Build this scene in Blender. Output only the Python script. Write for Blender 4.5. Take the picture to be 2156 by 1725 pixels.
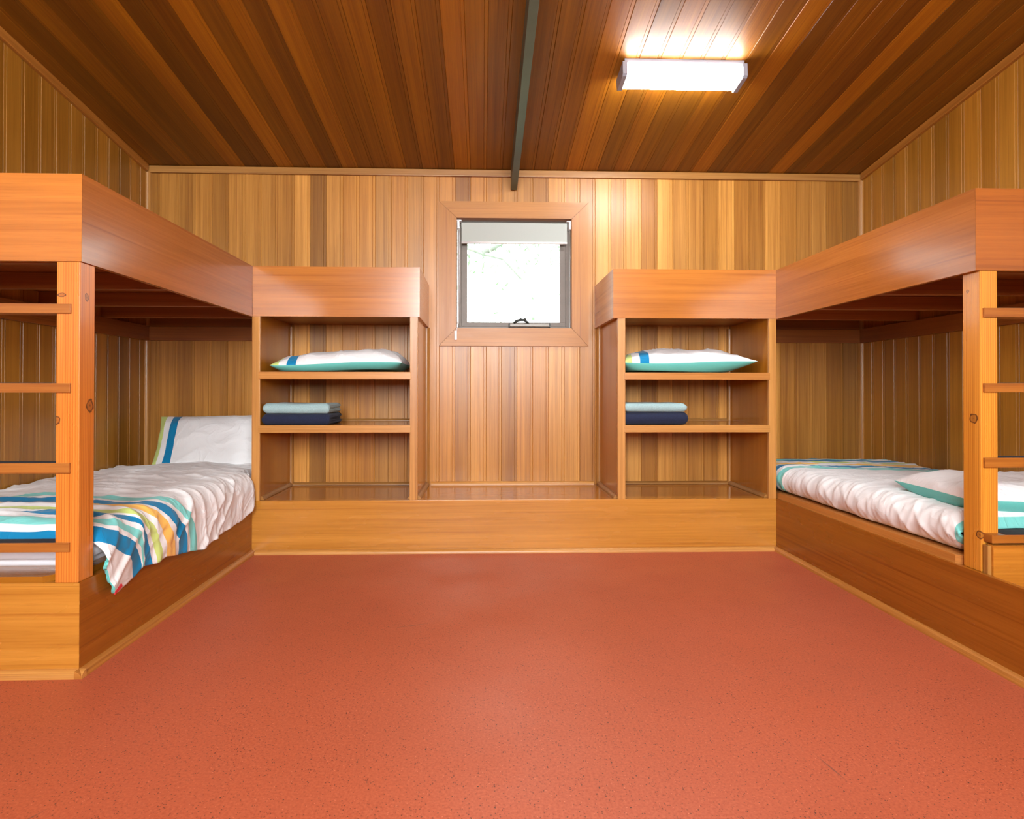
import bpy, bmesh, math, random
from mathutils import Vector, Matrix, noise

PI = math.pi
scene = bpy.context.scene
COL = scene.collection
for o in list(bpy.data.objects):
    bpy.data.objects.remove(o, do_unlink=True)

# ------------------------------------------------------------------ camera
W, H = 2156.0, 1725.0
F, YAW, PITCH, ROLL, PX, PY = 1230.01, 0.030638, 0.006878, 0.0011927, 1054.70, 814.81
cam_d = bpy.data.cameras.new('camera'); cam = bpy.data.objects.new('camera', cam_d); COL.objects.link(cam)
cam_d.sensor_fit = 'HORIZONTAL'; cam_d.sensor_width = 36.0
cam_d.lens = F / W * 36.0
cam_d.shift_x = (W / 2 - PX) / W
cam_d.shift_y = (PY - H / 2) / W
cam_d.clip_start = 0.05; cam_d.clip_end = 200
fwd = Vector((math.sin(YAW) * math.cos(PITCH), math.cos(YAW) * math.cos(PITCH), math.sin(PITCH)))
right = Vector((math.cos(YAW), -math.sin(YAW), 0))
up = right.cross(fwd)
r2 = right * math.cos(ROLL) + up * math.sin(ROLL)
u2 = up * math.cos(ROLL) - right * math.sin(ROLL)
cam.matrix_world = Matrix(((r2.x, u2.x, -fwd.x, 0), (r2.y, u2.y, -fwd.y, 0), (r2.z, u2.z, -fwd.z, 1.0), (0, 0, 0, 1)))
scene.camera = cam

# ------------------------------------------------------------------ view, world, daylight
vs = scene.view_settings
scene.display_settings.display_device = 'sRGB'
vs.view_transform = 'Standard'; vs.look = 'None'; vs.exposure = 0.0; vs.gamma = 1.0; vs.use_curve_mapping = False

WORLD_STRENGTH = 9.0
REAR_POWER = (222.0, 175.0)
DIFFUSER = 80.0
world = bpy.data.worlds.new('daylight'); scene.world = world; world.use_nodes = True
wn = world.node_tree.nodes; wn.clear()
wo = wn.new('ShaderNodeOutputWorld'); wb = wn.new('ShaderNodeBackground')
wb.inputs['Color'].default_value = (0.93, 0.98, 1.0, 1); wb.inputs['Strength'].default_value = WORLD_STRENGTH
world.node_tree.links.new(wb.outputs[0], wo.inputs[0])

# room measures (metres); the camera stands 1 m above the floor at x = y = 0
XL, XR, YB, YR = -2.388, 2.791, 4.226, -1.8
XI, XJ = -1.412, 1.844           # inner faces of the left and right bunks
YL, YQ, YF = 2.096, 2.130, 3.622   # front ends of the bunks, front of the shelving
ZP, ZB, ZT, ZC, SL = 0.325, 1.454, 1.763, 2.598, 0.146
def ceil_z(y): return ZC + SL * (YB - y)

def area(name, loc, rot, sx, sy, power, colr, portal=False):
    l = bpy.data.lights.new(name, 'AREA'); l.shape = 'RECTANGLE'; l.size = sx; l.size_y = sy
    l.energy = power; l.color = colr
    if portal: l.cycles.is_portal = True
    o = bpy.data.objects.new(name, l); COL.objects.link(o); o.location = loc; o.rotation_euler = rot
    return o
# daylight of two unseen windows added to the rear wall for the front light, and the sky seen through the small front one
REARWIN = [(-1.05, 0.05, 1.25, 3.05), (0.40, 1.40, 1.25, 3.05)]
for (x0, x1, z0, z1), pw in zip(REARWIN, REAR_POWER):
    area('unseen_window_light', ((x0 + x1) / 2, YR - 0.12, (z0 + z1) / 2), (PI / 2, 0, 0), x1 - x0, z1 - z0, pw, (0.93, 0.98, 1.0))
WX0, WX1, WZ0, WZ1 = -0.191, 0.641, 1.454, 2.248
area('sky_portal', ((WX0 + WX1) / 2, YB + 0.16, (WZ0 + WZ1) / 2), (-PI / 2, 0, 0), WX1 - WX0, WZ1 - WZ0, 1.0, (1, 1, 1), True)

# ------------------------------------------------------------------ materials
def newmat(name):
    m = bpy.data.materials.new(name); m.use_nodes = True
    nt = m.node_tree; nt.nodes.clear()
    out = nt.nodes.new('ShaderNodeOutputMaterial')
    b = nt.nodes.new('ShaderNodeBsdfPrincipled'); nt.links.new(b.outputs[0], out.inputs[0])
    return m, nt, b
def N(nt, t, **kw):
    n = nt.nodes.new(t)
    for k, v in kw.items():
        if k == 'op': n.operation = v
        elif k.startswith('i_'): n.inputs[k[2:].replace('_', ' ')].default_value = v
        else: setattr(n, k, v)
    return n
def math_n(nt, op, a, b=None, clamp=False):
    n = nt.nodes.new('ShaderNodeMath'); n.operation = op; n.use_clamp = clamp
    for i, v in enumerate((a, b)):
        if v is None: continue
        if isinstance(v, (int, float)): n.inputs[i].default_value = v
        else: nt.links.new(v, n.inputs[i])
    return n.outputs[0]
def mix_rgb(nt, mode, fac, a, b):
    n = nt.nodes.new('ShaderNodeMix'); n.data_type = 'RGBA'; n.blend_type = mode
    for s, v in ((n.inputs[0], fac), (n.inputs[6], a), (n.inputs[7], b)):
        if isinstance(v, (int, float)): s.default_value = v
        elif isinstance(v, tuple): s.default_value = (v[0], v[1], v[2], 1)
        else: nt.links.new(v, s)
    return n.outputs[2]
def ramp(nt, fac, stops, interp='LINEAR'):
    n = nt.nodes.new('ShaderNodeValToRGB'); cr = n.color_ramp; cr.interpolation = interp
    while len(cr.elements) < len(stops): cr.elements.new(0.5)
    for e, (p, c) in zip(cr.elements, stops):
        e.position = p; e.color = (c[0], c[1], c[2], 1) if isinstance(c, tuple) else (c, c, c, 1)
    nt.links.new(fac, n.inputs[0]); return n.outputs[0]
def mapped_noise(nt, vec, scale, nscale=1.0, detail=4.0, rough=0.55, dist=0.0):
    mp = nt.nodes.new('ShaderNodeMapping'); mp.inputs['Scale'].default_value = scale
    nt.links.new(vec, mp.inputs[0])
    n = nt.nodes.new('ShaderNodeTexNoise'); n.inputs['Scale'].default_value = nscale
    n.inputs['Detail'].default_value = detail; n.inputs['Roughness'].default_value = rough; n.inputs['Distortion'].default_value = dist
    nt.links.new(mp.outputs[0], n.inputs['Vector']); return n.outputs[0]

def wood(name, dark, light, rough=0.3, spec=0.5, streak=1.0, fibre=90.0, fleck=True, rings=False, knots=(), coat=0.0, bump=0.15, broad=9.0, lines=0.5):
    """varnished timber: U runs along the grain in metres, V across it; 'tint' is the board's own colour"""
    dark = tuple(c_ * .88 for c_ in dark); light = tuple(c_ * .88 for c_ in light)
    m, nt, b = newmat(name)
    uv = nt.nodes.new('ShaderNodeUVMap'); uv.uv_map = 'grain'; V = uv.outputs[0]
    fine = mapped_noise(nt, V, (2.2, fibre * 2, 1), 1.0, 5, 0.65, 0.1)
    brd = mapped_noise(nt, V, (0.35, broad, 1), 1.0, 3, 0.5, 0.15)
    med = mapped_noise(nt, V, (0.8, fibre * .45, 1), 1.0, 3, 0.55, 0.12)
    f = math_n(nt, 'ADD', math_n(nt, 'MULTIPLY', fine, 0.35), math_n(nt, 'MULTIPLY', brd, 0.35))
    f = math_n(nt, 'ADD', f, math_n(nt, 'MULTIPLY', med, 0.30))
    lo, hi = 0.5 - 0.115 / streak, 0.5 + 0.115 / streak
    c = ramp(nt, f, [(lo, dark), (hi, light)])
    ln_ = mapped_noise(nt, V, (0.45, fibre * .9, 1), 1.0, 2, 0.5, 0.15)
    lm = ramp(nt, ln_, [(0.30, 1.0), (0.40, 0.0)])
    c = mix_rgb(nt, 'MULTIPLY', math_n(nt, 'MULTIPLY', lm, lines), c, (0.60, 0.42, 0.30))
    if fleck:
        pores = mapped_noise(nt, V, (9, 420, 1), 1.0, 2, 0.5)
        pm = ramp(nt, pores, [(0.60, 0.0), (0.72, 1.0)])
        c = mix_rgb(nt, 'MULTIPLY', math_n(nt, 'MULTIPLY', pm, 0.35), c, (0.55, 0.42, 0.32))
    if rings:
        w = nt.nodes.new('ShaderNodeTexWave'); w.wave_type = 'BANDS'; w.bands_direction = 'Y'; w.wave_profile = 'SAW'
        w.inputs['Scale'].default_value = 1.0; w.inputs['Distortion'].default_value = 2.6
        w.inputs['Detail'].default_value = 1.5; w.inputs['Detail Scale'].default_value = 0.35
        mp = nt.nodes.new('ShaderNodeMapping'); mp.inputs['Scale'].default_value = (0.9, 36, 1); nt.links.new(V, mp.inputs[0])
        nt.links.new(mp.outputs[0], w.inputs['Vector'])
        rm = ramp(nt, w.outputs[1], [(0.0, 0.0), (0.6, 0.12), (0.9, 0.75), (1.0, 0.15)])
        c = mix_rgb(nt, 'MULTIPLY', math_n(nt, 'MULTIPLY', rm, 0.95), c, (0.66, 0.36, 0.16))
    if knots:
        tc = nt.nodes.new('ShaderNodeTexCoord')
        for (kx, ky, kz, rr, rz) in knots:
            mp = nt.nodes.new('ShaderNodeMapping'); mp.vector_type = 'TEXTURE'
            mp.inputs['Location'].default_value = (kx, ky, kz); mp.inputs['Scale'].default_value = (rr, rr, rz)
            nt.links.new(tc.outputs['Object'], mp.inputs[0])
            ln = nt.nodes.new('ShaderNodeVectorMath'); ln.operation = 'LENGTH'; nt.links.new(mp.outputs[0], ln.inputs[0])
            kl = math_n(nt, 'ADD', ln.outputs['Value'], math_n(nt, 'MULTIPLY', math_n(nt, 'SUBTRACT', mapped_noise(nt, tc.outputs['Object'], (1, 1, 1), 70, 2, 0.5), 0.5), 0.7))
            kn = ramp(nt, kl, [(0.0, 0.85), (0.15, 0.45), (0.60, 0.40), (0.78, 1.0), (0.90, 0.9), (1.0, 0.0)])
            c = mix_rgb(nt, 'MIX', kn, c, (0.10, 0.028, 0.010))
    at = nt.nodes.new('ShaderNodeAttribute'); at.attribute_name = 'tint'
    c = mix_rgb(nt, 'MULTIPLY', 1.0, c, at.outputs['Color'])
    nt.links.new(c, b.inputs['Base Color'])
    rn = mapped_noise(nt, V, (3, 14, 1), 1.0, 2, 0.5)
    mr = nt.nodes.new('ShaderNodeMapRange'); mr.inputs[3].default_value = rough * 0.85; mr.inputs[4].default_value = rough * 1.2
    nt.links.new(rn, mr.inputs[0]); nt.links.new(mr.outputs[0], b.inputs['Roughness'])
    b.inputs['Specular IOR Level'].default_value = spec
    b.inputs['Coat Weight'].default_value = coat; b.inputs['Coat Roughness'].default_value = 0.12
    bp = nt.nodes.new('ShaderNodeBump'); bp.inputs['Strength'].default_value = bump; bp.inputs['Distance'].default_value = 0.0012
    nt.links.new(fine, bp.inputs['Height']); nt.links.new(bp.outputs[0], b.inputs['Normal'])
    return m

M = {}
M['lining'] = wood('lining_boards', (0.34, 0.130, 0.017), (0.66, 0.310, 0.066), rough=0.34, streak=0.9)
M['side_lining'] = wood('side_lining_boards', (0.31, 0.118, 0.010), (0.55, 0.235, 0.030), rough=0.30, streak=0.9)
M['ceiling'] = wood('ceiling_boards', (0.185, 0.050, 0.001), (0.37, 0.128, 0.003), rough=0.48, spec=0.45, streak=0.8)
M['veneer'] = wood('veneer_panel', (0.36, 0.108, 0.012), (0.60, 0.205, 0.030), rough=0.24, streak=0.75, broad=26, fibre=48, coat=0.2)
M['base'] = wood('base_panel', (0.44, 0.165, 0.018), (0.68, 0.290, 0.044), rough=0.26, streak=0.75, broad=20, fibre=55, coat=0.1)
M['ply'] = wood('varnished_ply', (0.42, 0.142, 0.010), (0.56, 0.205, 0.018), rough=0.17, streak=0.7, broad=5, fibre=40, fleck=False, spec=0.4, coat=0.15, bump=0.04, lines=0.15)
M['edge'] = wood('solid_edging', (0.46, 0.185, 0.036), (0.72, 0.345, 0.088), rough=0.32, streak=1.0)
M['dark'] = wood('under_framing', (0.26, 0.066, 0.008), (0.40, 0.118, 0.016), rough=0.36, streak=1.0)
M['rung'] = wood('rung_timber', (0.36, 0.105, 0.018), (0.60, 0.220, 0.044), rough=0.30, streak=1.2, fibre=45)
M['trim'] = wood('trim_moulding', (0.34, 0.135, 0.026), (0.60, 0.285, 0.075), rough=0.30, streak=0.9)
M['casing'] = wood('casing_timber', (0.36, 0.135, 0.024), (0.56, 0.235, 0.052), spec=0.35, rough=0.36, streak=0.8, fibre=60)
PLX = -1.419
M['pine_left'] = wood('knotty_pine_left', (0.62, 0.185, 0.024), (0.86, 0.305, 0.052), rough=0.28, fleck=False, rings=True, coat=0.2,
    knots=((-1.482, 2.099, 1.336, 0.016, 0.008), (-1.419, 2.135, 1.333, 0.011, 0.015), (-1.419, 2.155, 0.945, 0.020, 0.026), (-1.497, 2.099, 0.895, 0.014, 0.018)))
M['pine_right'] = wood('knotty_pine_right', (0.62, 0.225, 0.020), (0.84, 0.36, 0.045), rough=0.28, fleck=False, rings=True, coat=0.2,
    knots=((1.864, 2.165, 0.897, 0.020, 0.020), (1.864, 2.140, 0.462, 0.018, 0.016), (1.864, 2.19, 1.385, 0.007, 0.007)))

def plain(name, colr, rough=0.5, metal=0.0, spec=0.5, noise_amt=0.0, nscale=40.0, bump=0.0, emit=None, estr=0.0, sheen=0.0):
    m, nt, b = newmat(name)
    b.inputs['Base Color'].default_value = (*colr, 1); b.inputs['Roughness'].default_value = rough
    b.inputs['Metallic'].default_value = metal; b.inputs['Specular IOR Level'].default_value = spec
    b.inputs['Sheen Weight'].default_value = sheen
    tc = nt.nodes.new('ShaderNodeTexCoord')
    n = nt.nodes.new('ShaderNodeTexNoise'); n.inputs['Scale'].default_value = nscale; n.inputs['Detail'].default_value = 5
    nt.links.new(tc.outputs['Object'], n.inputs['Vector'])
    d = tuple(c * (1 - noise_amt) for c in colr)
    nt.links.new(ramp(nt, n.outputs[0], [(0.35, d), (0.65, colr)]), b.inputs['Base Color'])
    if bump:
        bp = nt.nodes.new('ShaderNodeBump'); bp.inputs['Strength'].default_value = 0.5; bp.inputs['Distance'].default_value = bump
        nt.links.new(n.outputs[0], bp.inputs['Height']); nt.links.new(bp.outputs[0], b.inputs['Normal'])
    if emit:
        b.inputs['Emission Color'].default_value = (*emit, 1); b.inputs['Emission Strength'].default_value = estr
    return m
M['steel'] = plain('painted_steel', (0.085, 0.110, 0.078), 0.42, noise_amt=0.12, nscale=9)
M['alu'] = plain('anodised_frame', (0.12, 0.085, 0.062), 0.45, metal=0.1, noise_amt=0.10, nscale=15)
M['winder'] = plain('winder_cover', (0.22, 0.19, 0.155), 0.4, metal=0.1, noise_amt=0.05)
M['black'] = plain('black_plastic', (0.018, 0.022, 0.018), 0.45, noise_amt=0.1)
M['white'] = plain('white_plastic', (0.80, 0.80, 0.80), 0.35, noise_amt=0.03)
M['blind'] = plain('blind_fabric', (0.40, 0.42, 0.38), 0.8, noise_amt=0.06, nscale=500)
M['rail'] = plain('blind_rail', (0.78, 0.76, 0.74), 0.35, noise_amt=0.02)
M['lampbody'] = plain('lamp_body', (0.27, 0.27, 0.31), 0.4, noise_amt=0.02)
M['diffuser'] = plain('lamp_diffuser', (0.9, 0.9, 0.9), 0.4, noise_amt=0.0, emit=(0.90, 0.97, 1.0), estr=DIFFUSER)
M['grip'] = plain('grip_tape', (0.030, 0.030, 0.036), 0.85, noise_amt=0.5, nscale=900, bump=0.0008)
M['turq'] = plain('turquoise_cotton', (0.13, 0.52, 0.47), 0.8, noise_amt=0.06, nscale=300, sheen=0.1)
M['sheet'] = plain('white_sheet', (0.88, 0.88, 0.94), 0.8, noise_amt=0.04, nscale=14, bump=0.004)
M['mattress'] = plain('mattress_cover', (0.10, 0.12, 0.16), 0.7, noise_amt=0.2, nscale=200)
M['towel_light'] = plain('pale_blue_terry', (0.36, 0.52, 0.53), 0.95, noise_amt=0.22, nscale=260, bump=0.0035, sheen=0.1)
M['towel_navy'] = plain('navy_terry', (0.012, 0.018, 0.055), 0.95, noise_amt=0.45, nscale=260, bump=0.0035, sheen=0.05)
M['red'] = plain('red_label', (0.65, 0.03, 0.05), 0.6, noise_amt=0.05)
M['bark'] = plain('bark', (0.27, 0.28, 0.26), 0.9, noise_amt=0.2, nscale=12)
M['leaf'] = plain('pale_leaf', (0.28, 0.40, 0.25), 0.5, noise_amt=0.3, nscale=6)
M['rear'] = plain('rear_wall_board', (0.50, 0.30, 0.14), 0.5, noise_amt=0.15, nscale=5)

# glass: thin pane that passes light and mirrors a little
m = bpy.data.materials.new('window_glass'); m.use_nodes = True; nt = m.node_tree; nt.nodes.clear()
go = nt.nodes.new('ShaderNodeOutputMaterial'); gm = nt.nodes.new('ShaderNodeMixShader'); gt = nt.nodes.new('ShaderNodeBsdfTransparent')
gg = nt.nodes.new('ShaderNodeBsdfGlossy'); gf = nt.nodes.new('ShaderNodeFresnel'); gg.inputs['Roughness'].default_value = 0.02
gt.inputs[0].default_value = (0.93, 0.97, 0.95, 1)
nt.links.new(gf.outputs[0], gm.inputs[0]); nt.links.new(gt.outputs[0], gm.inputs[1]); nt.links.new(gg.outputs[0], gm.inputs[2]); nt.links.new(gm.outputs[0], go.inputs[0])
M['glass'] = m

# floor: terracotta sheet vinyl with dark and pale flecks and two scuffs
def floor_mat():
    m, nt, b = newmat('speckled_vinyl')
    tc = nt.nodes.new('ShaderNodeTexCoord'); O = tc.outputs['Object']
    base = ramp(nt, mapped_noise(nt, O, (1, 1, 1), 140, 3, 0.6), [(0.3, (0.38, 0.074, 0.030)), (0.7, (0.52, 0.120, 0.052))])
    big = ramp(nt, mapped_noise(nt, O, (1, 1, 1), 1.3, 3, 0.5), [(0.3, 0.94), (0.7, 1.04)])
    c = mix_rgb(nt, 'MULTIPLY', 1.0, base, big)
    def flecks(scale, thr, keep, colr, c):
        v = nt.nodes.new('ShaderNodeTexVoronoi'); v.inputs['Scale'].default_value = scale; nt.links.new(O, v.inputs['Vector'])
        near = math_n(nt, 'LESS_THAN', v.outputs['Distance'], thr)
        sx = nt.nodes.new('ShaderNodeSeparateColor'); nt.links.new(v.outputs['Color'], sx.inputs[0])
        k = math_n(nt, 'MULTIPLY', near, math_n(nt, 'GREATER_THAN', sx.outputs[0], keep))
        k = math_n(nt, 'MULTIPLY', k, math_n(nt, 'ADD', math_n(nt, 'MULTIPLY', sx.outputs[1], 0.7), 0.25))
        return mix_rgb(nt, 'MIX', k, c, colr)
    c = flecks(190, 0.34, 0.80, (0.085, 0.024, 0.014), c)
    c = flecks(95, 0.20, 0.80, (0.020, 0.012, 0.010), c)
    c = flecks(170, 0.22, 0.88, (0.72, 0.24, 0.14), c)
    for (cx, cy, ang, ln, wd) in ((-0.30, 2.505, 0.33, 0.085, 0.0035), (0.925, 1.53, 1.75, 0.060, 0.003), (-1.06, 1.40, 1.0, 0.05, 0.003), (-0.62, 2.10, 1.1, 0.04, 0.002)):
        mp = nt.nodes.new('ShaderNodeMapping'); mp.vector_type = 'TEXTURE'
        mp.inputs['Location'].default_value = (cx, cy, 0); mp.inputs['Rotation'].default_value = (0, 0, ang); mp.inputs['Scale'].default_value = (ln, wd, 1)
        nt.links.new(O, mp.inputs[0]); l = nt.nodes.new('ShaderNodeVectorMath'); l.operation = 'LENGTH'; nt.links.new(mp.outputs[0], l.inputs[0])
        k = ramp(nt, l.outputs['Value'], [(0.3, 0.75), (1.0, 0.0)])
        c = mix_rgb(nt, 'MIX', k, c, (0.10, 0.055, 0.045))
    nt.links.new(c, b.inputs['Base Color'])
    nt.links.new(ramp(nt, mapped_noise(nt, O, (1, 1, 1), 3.0, 3, 0.5), [(0.3, 0.42), (0.7, 0.54)]), b.inputs['Roughness'])
    bp = nt.nodes.new('ShaderNodeBump'); bp.inputs['Strength'].default_value = 0.25; bp.inputs['Distance'].default_value = 0.001
    nt.links.new(mapped_noise(nt, O, (1, 1, 1), 260, 2, 0.5), bp.inputs['Height']); nt.links.new(bp.outputs[0], b.inputs['Normal'])
    return m
M['floor'] = floor_mat()

# printed cotton: stripes follow UV.x (metres from the foot of the cover, halved)
WHITE, TQ, BL, YE, GR = (0.82, 0.81, 0.81), (0.20, 0.62, 0.58), (0.0, 0.20, 0.42), (0.92, 0.52, 0.11), (0.56, 0.68, 0.20)
def cotton(name, stops, crease=9.0, fine=0.004, stretch=(1, 1, 1)):
    m, nt, b = newmat(name)
    uv = nt.nodes.new('ShaderNodeUVMap'); uv.uv_map = 'print'
    sx = nt.nodes.new('ShaderNodeSeparateXYZ'); nt.links.new(uv.outputs[0], sx.inputs[0])
    c = ramp(nt, sx.outputs[0], stops, 'CONSTANT')
    tc = nt.nodes.new('ShaderNodeTexCoord')
    nt.links.new(c, b.inputs['Base Color'])
    b.inputs['Roughness'].default_value = 0.75; b.inputs['Specular IOR Level'].default_value = 0.25; b.inputs['Sheen Weight'].default_value = 0.15
    a = mapped_noise(nt, tc.outputs['Object'], stretch, crease, 4, 0.5, 0.9)
    rd = math_n(nt, 'ABSOLUTE', math_n(nt, 'SUBTRACT', a, 0.5))
    rd = math_n(nt, 'POWER', math_n(nt, 'SUBTRACT', 1.0, math_n(nt, 'MULTIPLY', rd, 4.0), True), 3.0)
    bp = nt.nodes.new('ShaderNodeBump'); bp.inputs['Strength'].default_value = 0.7; bp.inputs['Distance'].default_value = fine
    nt.links.new(rd, bp.inputs['Height']); nt.links.new(bp.outputs[0], b.inputs['Normal'])
    return m
def half(st): return [(p / 2, c) for p, c in st]
STR = [(0.0, WHITE), (0.09, BL), (0.165, WHITE), (0.20, TQ), (0.26, WHITE), (0.31, BL), (0.37, WHITE), (0.405, GR), (0.45, WHITE),
       (0.49, YE), (0.54, WHITE), (0.565, BL), (0.62, WHITE), (0.655, TQ), (0.71, WHITE)]
M['duvet'] = cotton('striped_duvet_cotton', half(STR), 4.0, 0.004, (1.0, 1.6, 1.0))
M['duvet_r'] = cotton('striped_duvet_cotton_turned', half(STR + [(1.735, TQ)]), 4.0, 0.004, (1.4, 1.0, .6))
M['slip'] = cotton('pillowcase_cotton', [(0.0, GR), (0.065, WHITE), (0.125, BL), (0.195, WHITE)], 7.0, 0.004)
M['slip_plain'] = cotton('pillowcase_plain', [(0.0, WHITE), (0.97, WHITE)], 7.0, 0.004)

# ------------------------------------------------------------------ mesh helpers
rng = random.Random(11)
class Wood:
    """collects timber pieces, each with its own grain direction, offset and tint, into one mesh"""
    def __init__(s):
        s.bm = bmesh.new(); s.uv = s.bm.loops.layers.uv.new('grain'); s.cl = s.bm.loops.layers.float_color.new('tint')
    def _finish(s, faces, grain, tint, mat4=None):
        g = 'xyz'.index(grain); oth = [i for i in range(3) if i != g]
        ou, ov = rng.uniform(0, 40), rng.uniform(0, 40)
        if isinstance(tint, (int, float)): tint = (tint, tint, tint)
        for f in faces:
            f.normal_update(); n = [abs(c) for c in f.normal]
            k = n.index(max(n))
            for l in f.loops:
                co = l.vert.co
                if k == g: u, v = co[oth[0]] * .3, co[oth[1]]
                else:
                    acr = [i for i in oth if i != k][0]; u, v = co[g], co[acr] + 0.37 * k
                l[s.uv].uv = (u + ou, v + ov)
                l[s.cl] = (tint[0], tint[1], tint[2], 1)
        if mat4 is not None:
            vs_ = {v for f in faces for v in f.verts}
            for v in vs_: v.co = mat4 @ v.co
    def box(s, x0, x1, y0, y1, z0, z1, grain='x', tint=1.0, bev=0.0015, mat4=None):
        b = s.bm
        old = set(b.faces)
        P = [(x, y, z) for z in (z0, z1) for y in (y0, y1) for x in (x0, x1)]
        v = [b.verts.new(p) for p in P]
        fs = [b.faces.new([v[i] for i in q]) for q in ((0, 2, 3, 1), (4, 5, 7, 6), (0, 1, 5, 4), (2, 6, 7, 3), (0, 4, 6, 2), (1, 3, 7, 5))]
        if bev > 0:
            ed = {e for f in fs for e in f.edges}
            r = bmesh.ops.bevel(b, geom=list(ed), offset=bev, segments=2, affect='EDGES', profile=0.6)
            fs = [f for f in b.faces if f not in old]
        s._finish(fs, grain, tint, mat4); return fs
    def prism(s, prof, axis, a0, a1, grain=None, tint=1.0, mat4=None, a0f=None, a1f=None):
        """extrude a closed 2D outline; the outline's axes are the two that are not 'axis', in xyz order"""
        b = s.bm; k = 'xyz'.index(axis); oth = [i for i in range(3) if i != k]
        def mk(p, a):
            c = [0, 0, 0]; c[oth[0]], c[oth[1]] = p; c[k] = a; return b.verts.new(c)
        A = [mk(p, a0f(p) if a0f else a0) for p in prof]; B = [mk(p, a1f(p) if a1f else a1) for p in prof]
        n = len(prof); fs = [b.faces.new(A), b.faces.new(B[::-1])]
        for i in range(n): fs.append(b.faces.new((A[i], B[i], B[(i + 1) % n], A[(i + 1) % n])))
        bmesh.ops.recalc_face_normals(b, faces=fs)
        s._finish(fs, grain or axis, tint, mat4); return fs
    def obj(s, name, mat, parent=None, smooth=False, loc=None):
        me = bpy.data.meshes.new(name); bmesh.ops.recalc_face_normals(s.bm, faces=s.bm.faces)
        if smooth:
            for f in s.bm.faces: f.smooth = True
        s.bm.to_mesh(me); s.bm.free()
        me.materials.append(M[mat] if isinstance(mat, str) else mat)
        o = bpy.data.objects.new(name, me); COL.objects.link(o)
        if parent is not None: attach(o, parent)
        return o
def attach(o, p):
    o.parent = p
    mw = Matrix.Identity(4); q = p
    while q is not None:
        mw = Matrix.LocRotScale(q.location, q.rotation_euler, q.scale) @ mw if q.parent is None else (q.matrix_parent_inverse @ Matrix.LocRotScale(q.location, q.rotation_euler, q.scale)) @ mw
        q = q.parent
    o.matrix_parent_inverse = mw.inverted()
def thing(name, label, cat, loc, group=None):
    o = bpy.data.objects.new(name, None); COL.objects.link(o); o.location = loc; o.empty_display_size = 0.1
    tag(o, label, cat, group); return o
def tag(o, label, cat, group=None):
    o['label'] = label; o['category'] = cat
    if group: o['group'] = group
    return o
def struct(o): o['kind'] = 'structure'; return o
def piece(name, mat, parent, *args, **kw):
    w = Wood(); w.box(*args, **kw); return w.obj(name, mat, parent)
def quad_profile(cx, cy, r, sx, sy, seg=6):
    """quarter-round moulding in the corner (cx,cy), bulging towards (sx,sy)"""
    return [(cx, cy)] + [(cx + sx * r * math.cos(t), cy + sy * r * math.sin(t)) for t in [PI / 2 * i / seg for i in range(seg + 1)]]
def tube(bm, pts, r, seg=8):
    rings = []
    for i, p in enumerate(pts):
        p = Vector(p); d = (Vector(pts[min(i + 1, len(pts) - 1)]) - Vector(pts[max(i - 1, 0)])).normalized()
        a = d.orthogonal().normalized() if i == 0 else (a_prev - d * a_prev.dot(d)).normalized()
        a_prev = a; c = d.cross(a)
        rr = r[i] if isinstance(r, (list, tuple)) else r
        rings.append([bm.verts.new(p + (a * math.cos(2 * PI * k / seg) + c * math.sin(2 * PI * k / seg)) * rr) for k in range(seg)])
    for q, w_ in zip(rings, rings[1:]):
        for k in range(seg): bm.faces.new((q[k], q[(k + 1) % seg], w_[(k + 1) % seg], w_[k]))
    bm.faces.new(rings[0][::-1]); bm.faces.new(rings[-1])
def bm_obj(bm, name, mat, parent=None, smooth=False):
    me = bpy.data.meshes.new(name); bmesh.ops.recalc_face_normals(bm, faces=bm.faces)
    for f in bm.faces: f.smooth = smooth
    bm.to_mesh(me); bm.free(); me.materials.append(M[mat])
    o = bpy.data.objects.new(name, me); COL.objects.link(o)
    if parent is not None: attach(o, parent)
    return o

# ------------------------------------------------------------------ room shell
def board_profile(a0, a1, face, back, g=0.006):
    """tongue-and-groove board seen end-on: a wide face, a fine vee, a narrow bead, a vee"""
    s = 1 if face > back else -1; d = 0.0036 * s
    return [(a0, back), (a0, face - d), (a0 + 0.0022, face), (a1 - 0.0200, face), (a1 - 0.0186, face - d * .8), (a1 - 0.0172, face - d * .25),
            (a1 - 0.0022, face - d * .25), (a1, face - d), (a1, back)]
def warm(t, w=0.0, g=1.18):
    t = t ** g; return (t * (1 + 0.25 * w), t, t * (1 - 0.55 * w))

# floor
w = Wood(); w.box(XL - .1, XR + .1, YR - .1, YB + .1, -0.05, 0, bev=0); struct(w.obj('floor', 'floor'))

# back wall, boards at their measured joints, each in its own shade
SEAM = [-2.388, -2.305, -2.171, -2.055, -1.935, -1.821, -1.703, -1.586, -1.472, -1.354, -1.242, -1.127, -1.009, -0.894, -0.778, -0.662, -0.546,
        -0.43, -0.317, -0.204, -0.091, 0.022, 0.133, 0.246, 0.36, 0.475, 0.589, 0.703, 0.815, 0.93, 1.041, 1.153, 1.272, 1.384, 1.5, 1.613,
        1.725, 1.842, 1.951, 2.072, 2.185, 2.306, 2.42, 2.53, 2.652, 2.763, 2.791]
TINT = [.78, .92, .84, 1.02, .78, 1.0, 1.02, .98, .92, 1.25, .62, 1.08, .95, 1.0, .92, 1.0, .88,
        .95, 1.0, .60, .95, .92, .84, .80, .68, 1.10, 1.05, .80, 1.30, 1.08, 1.28, .72, 1.30, .96, .94,
        .76, 1.25, .88, .78, 1.18, .86, .92, .98, .64, .58, 1.2]
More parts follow.
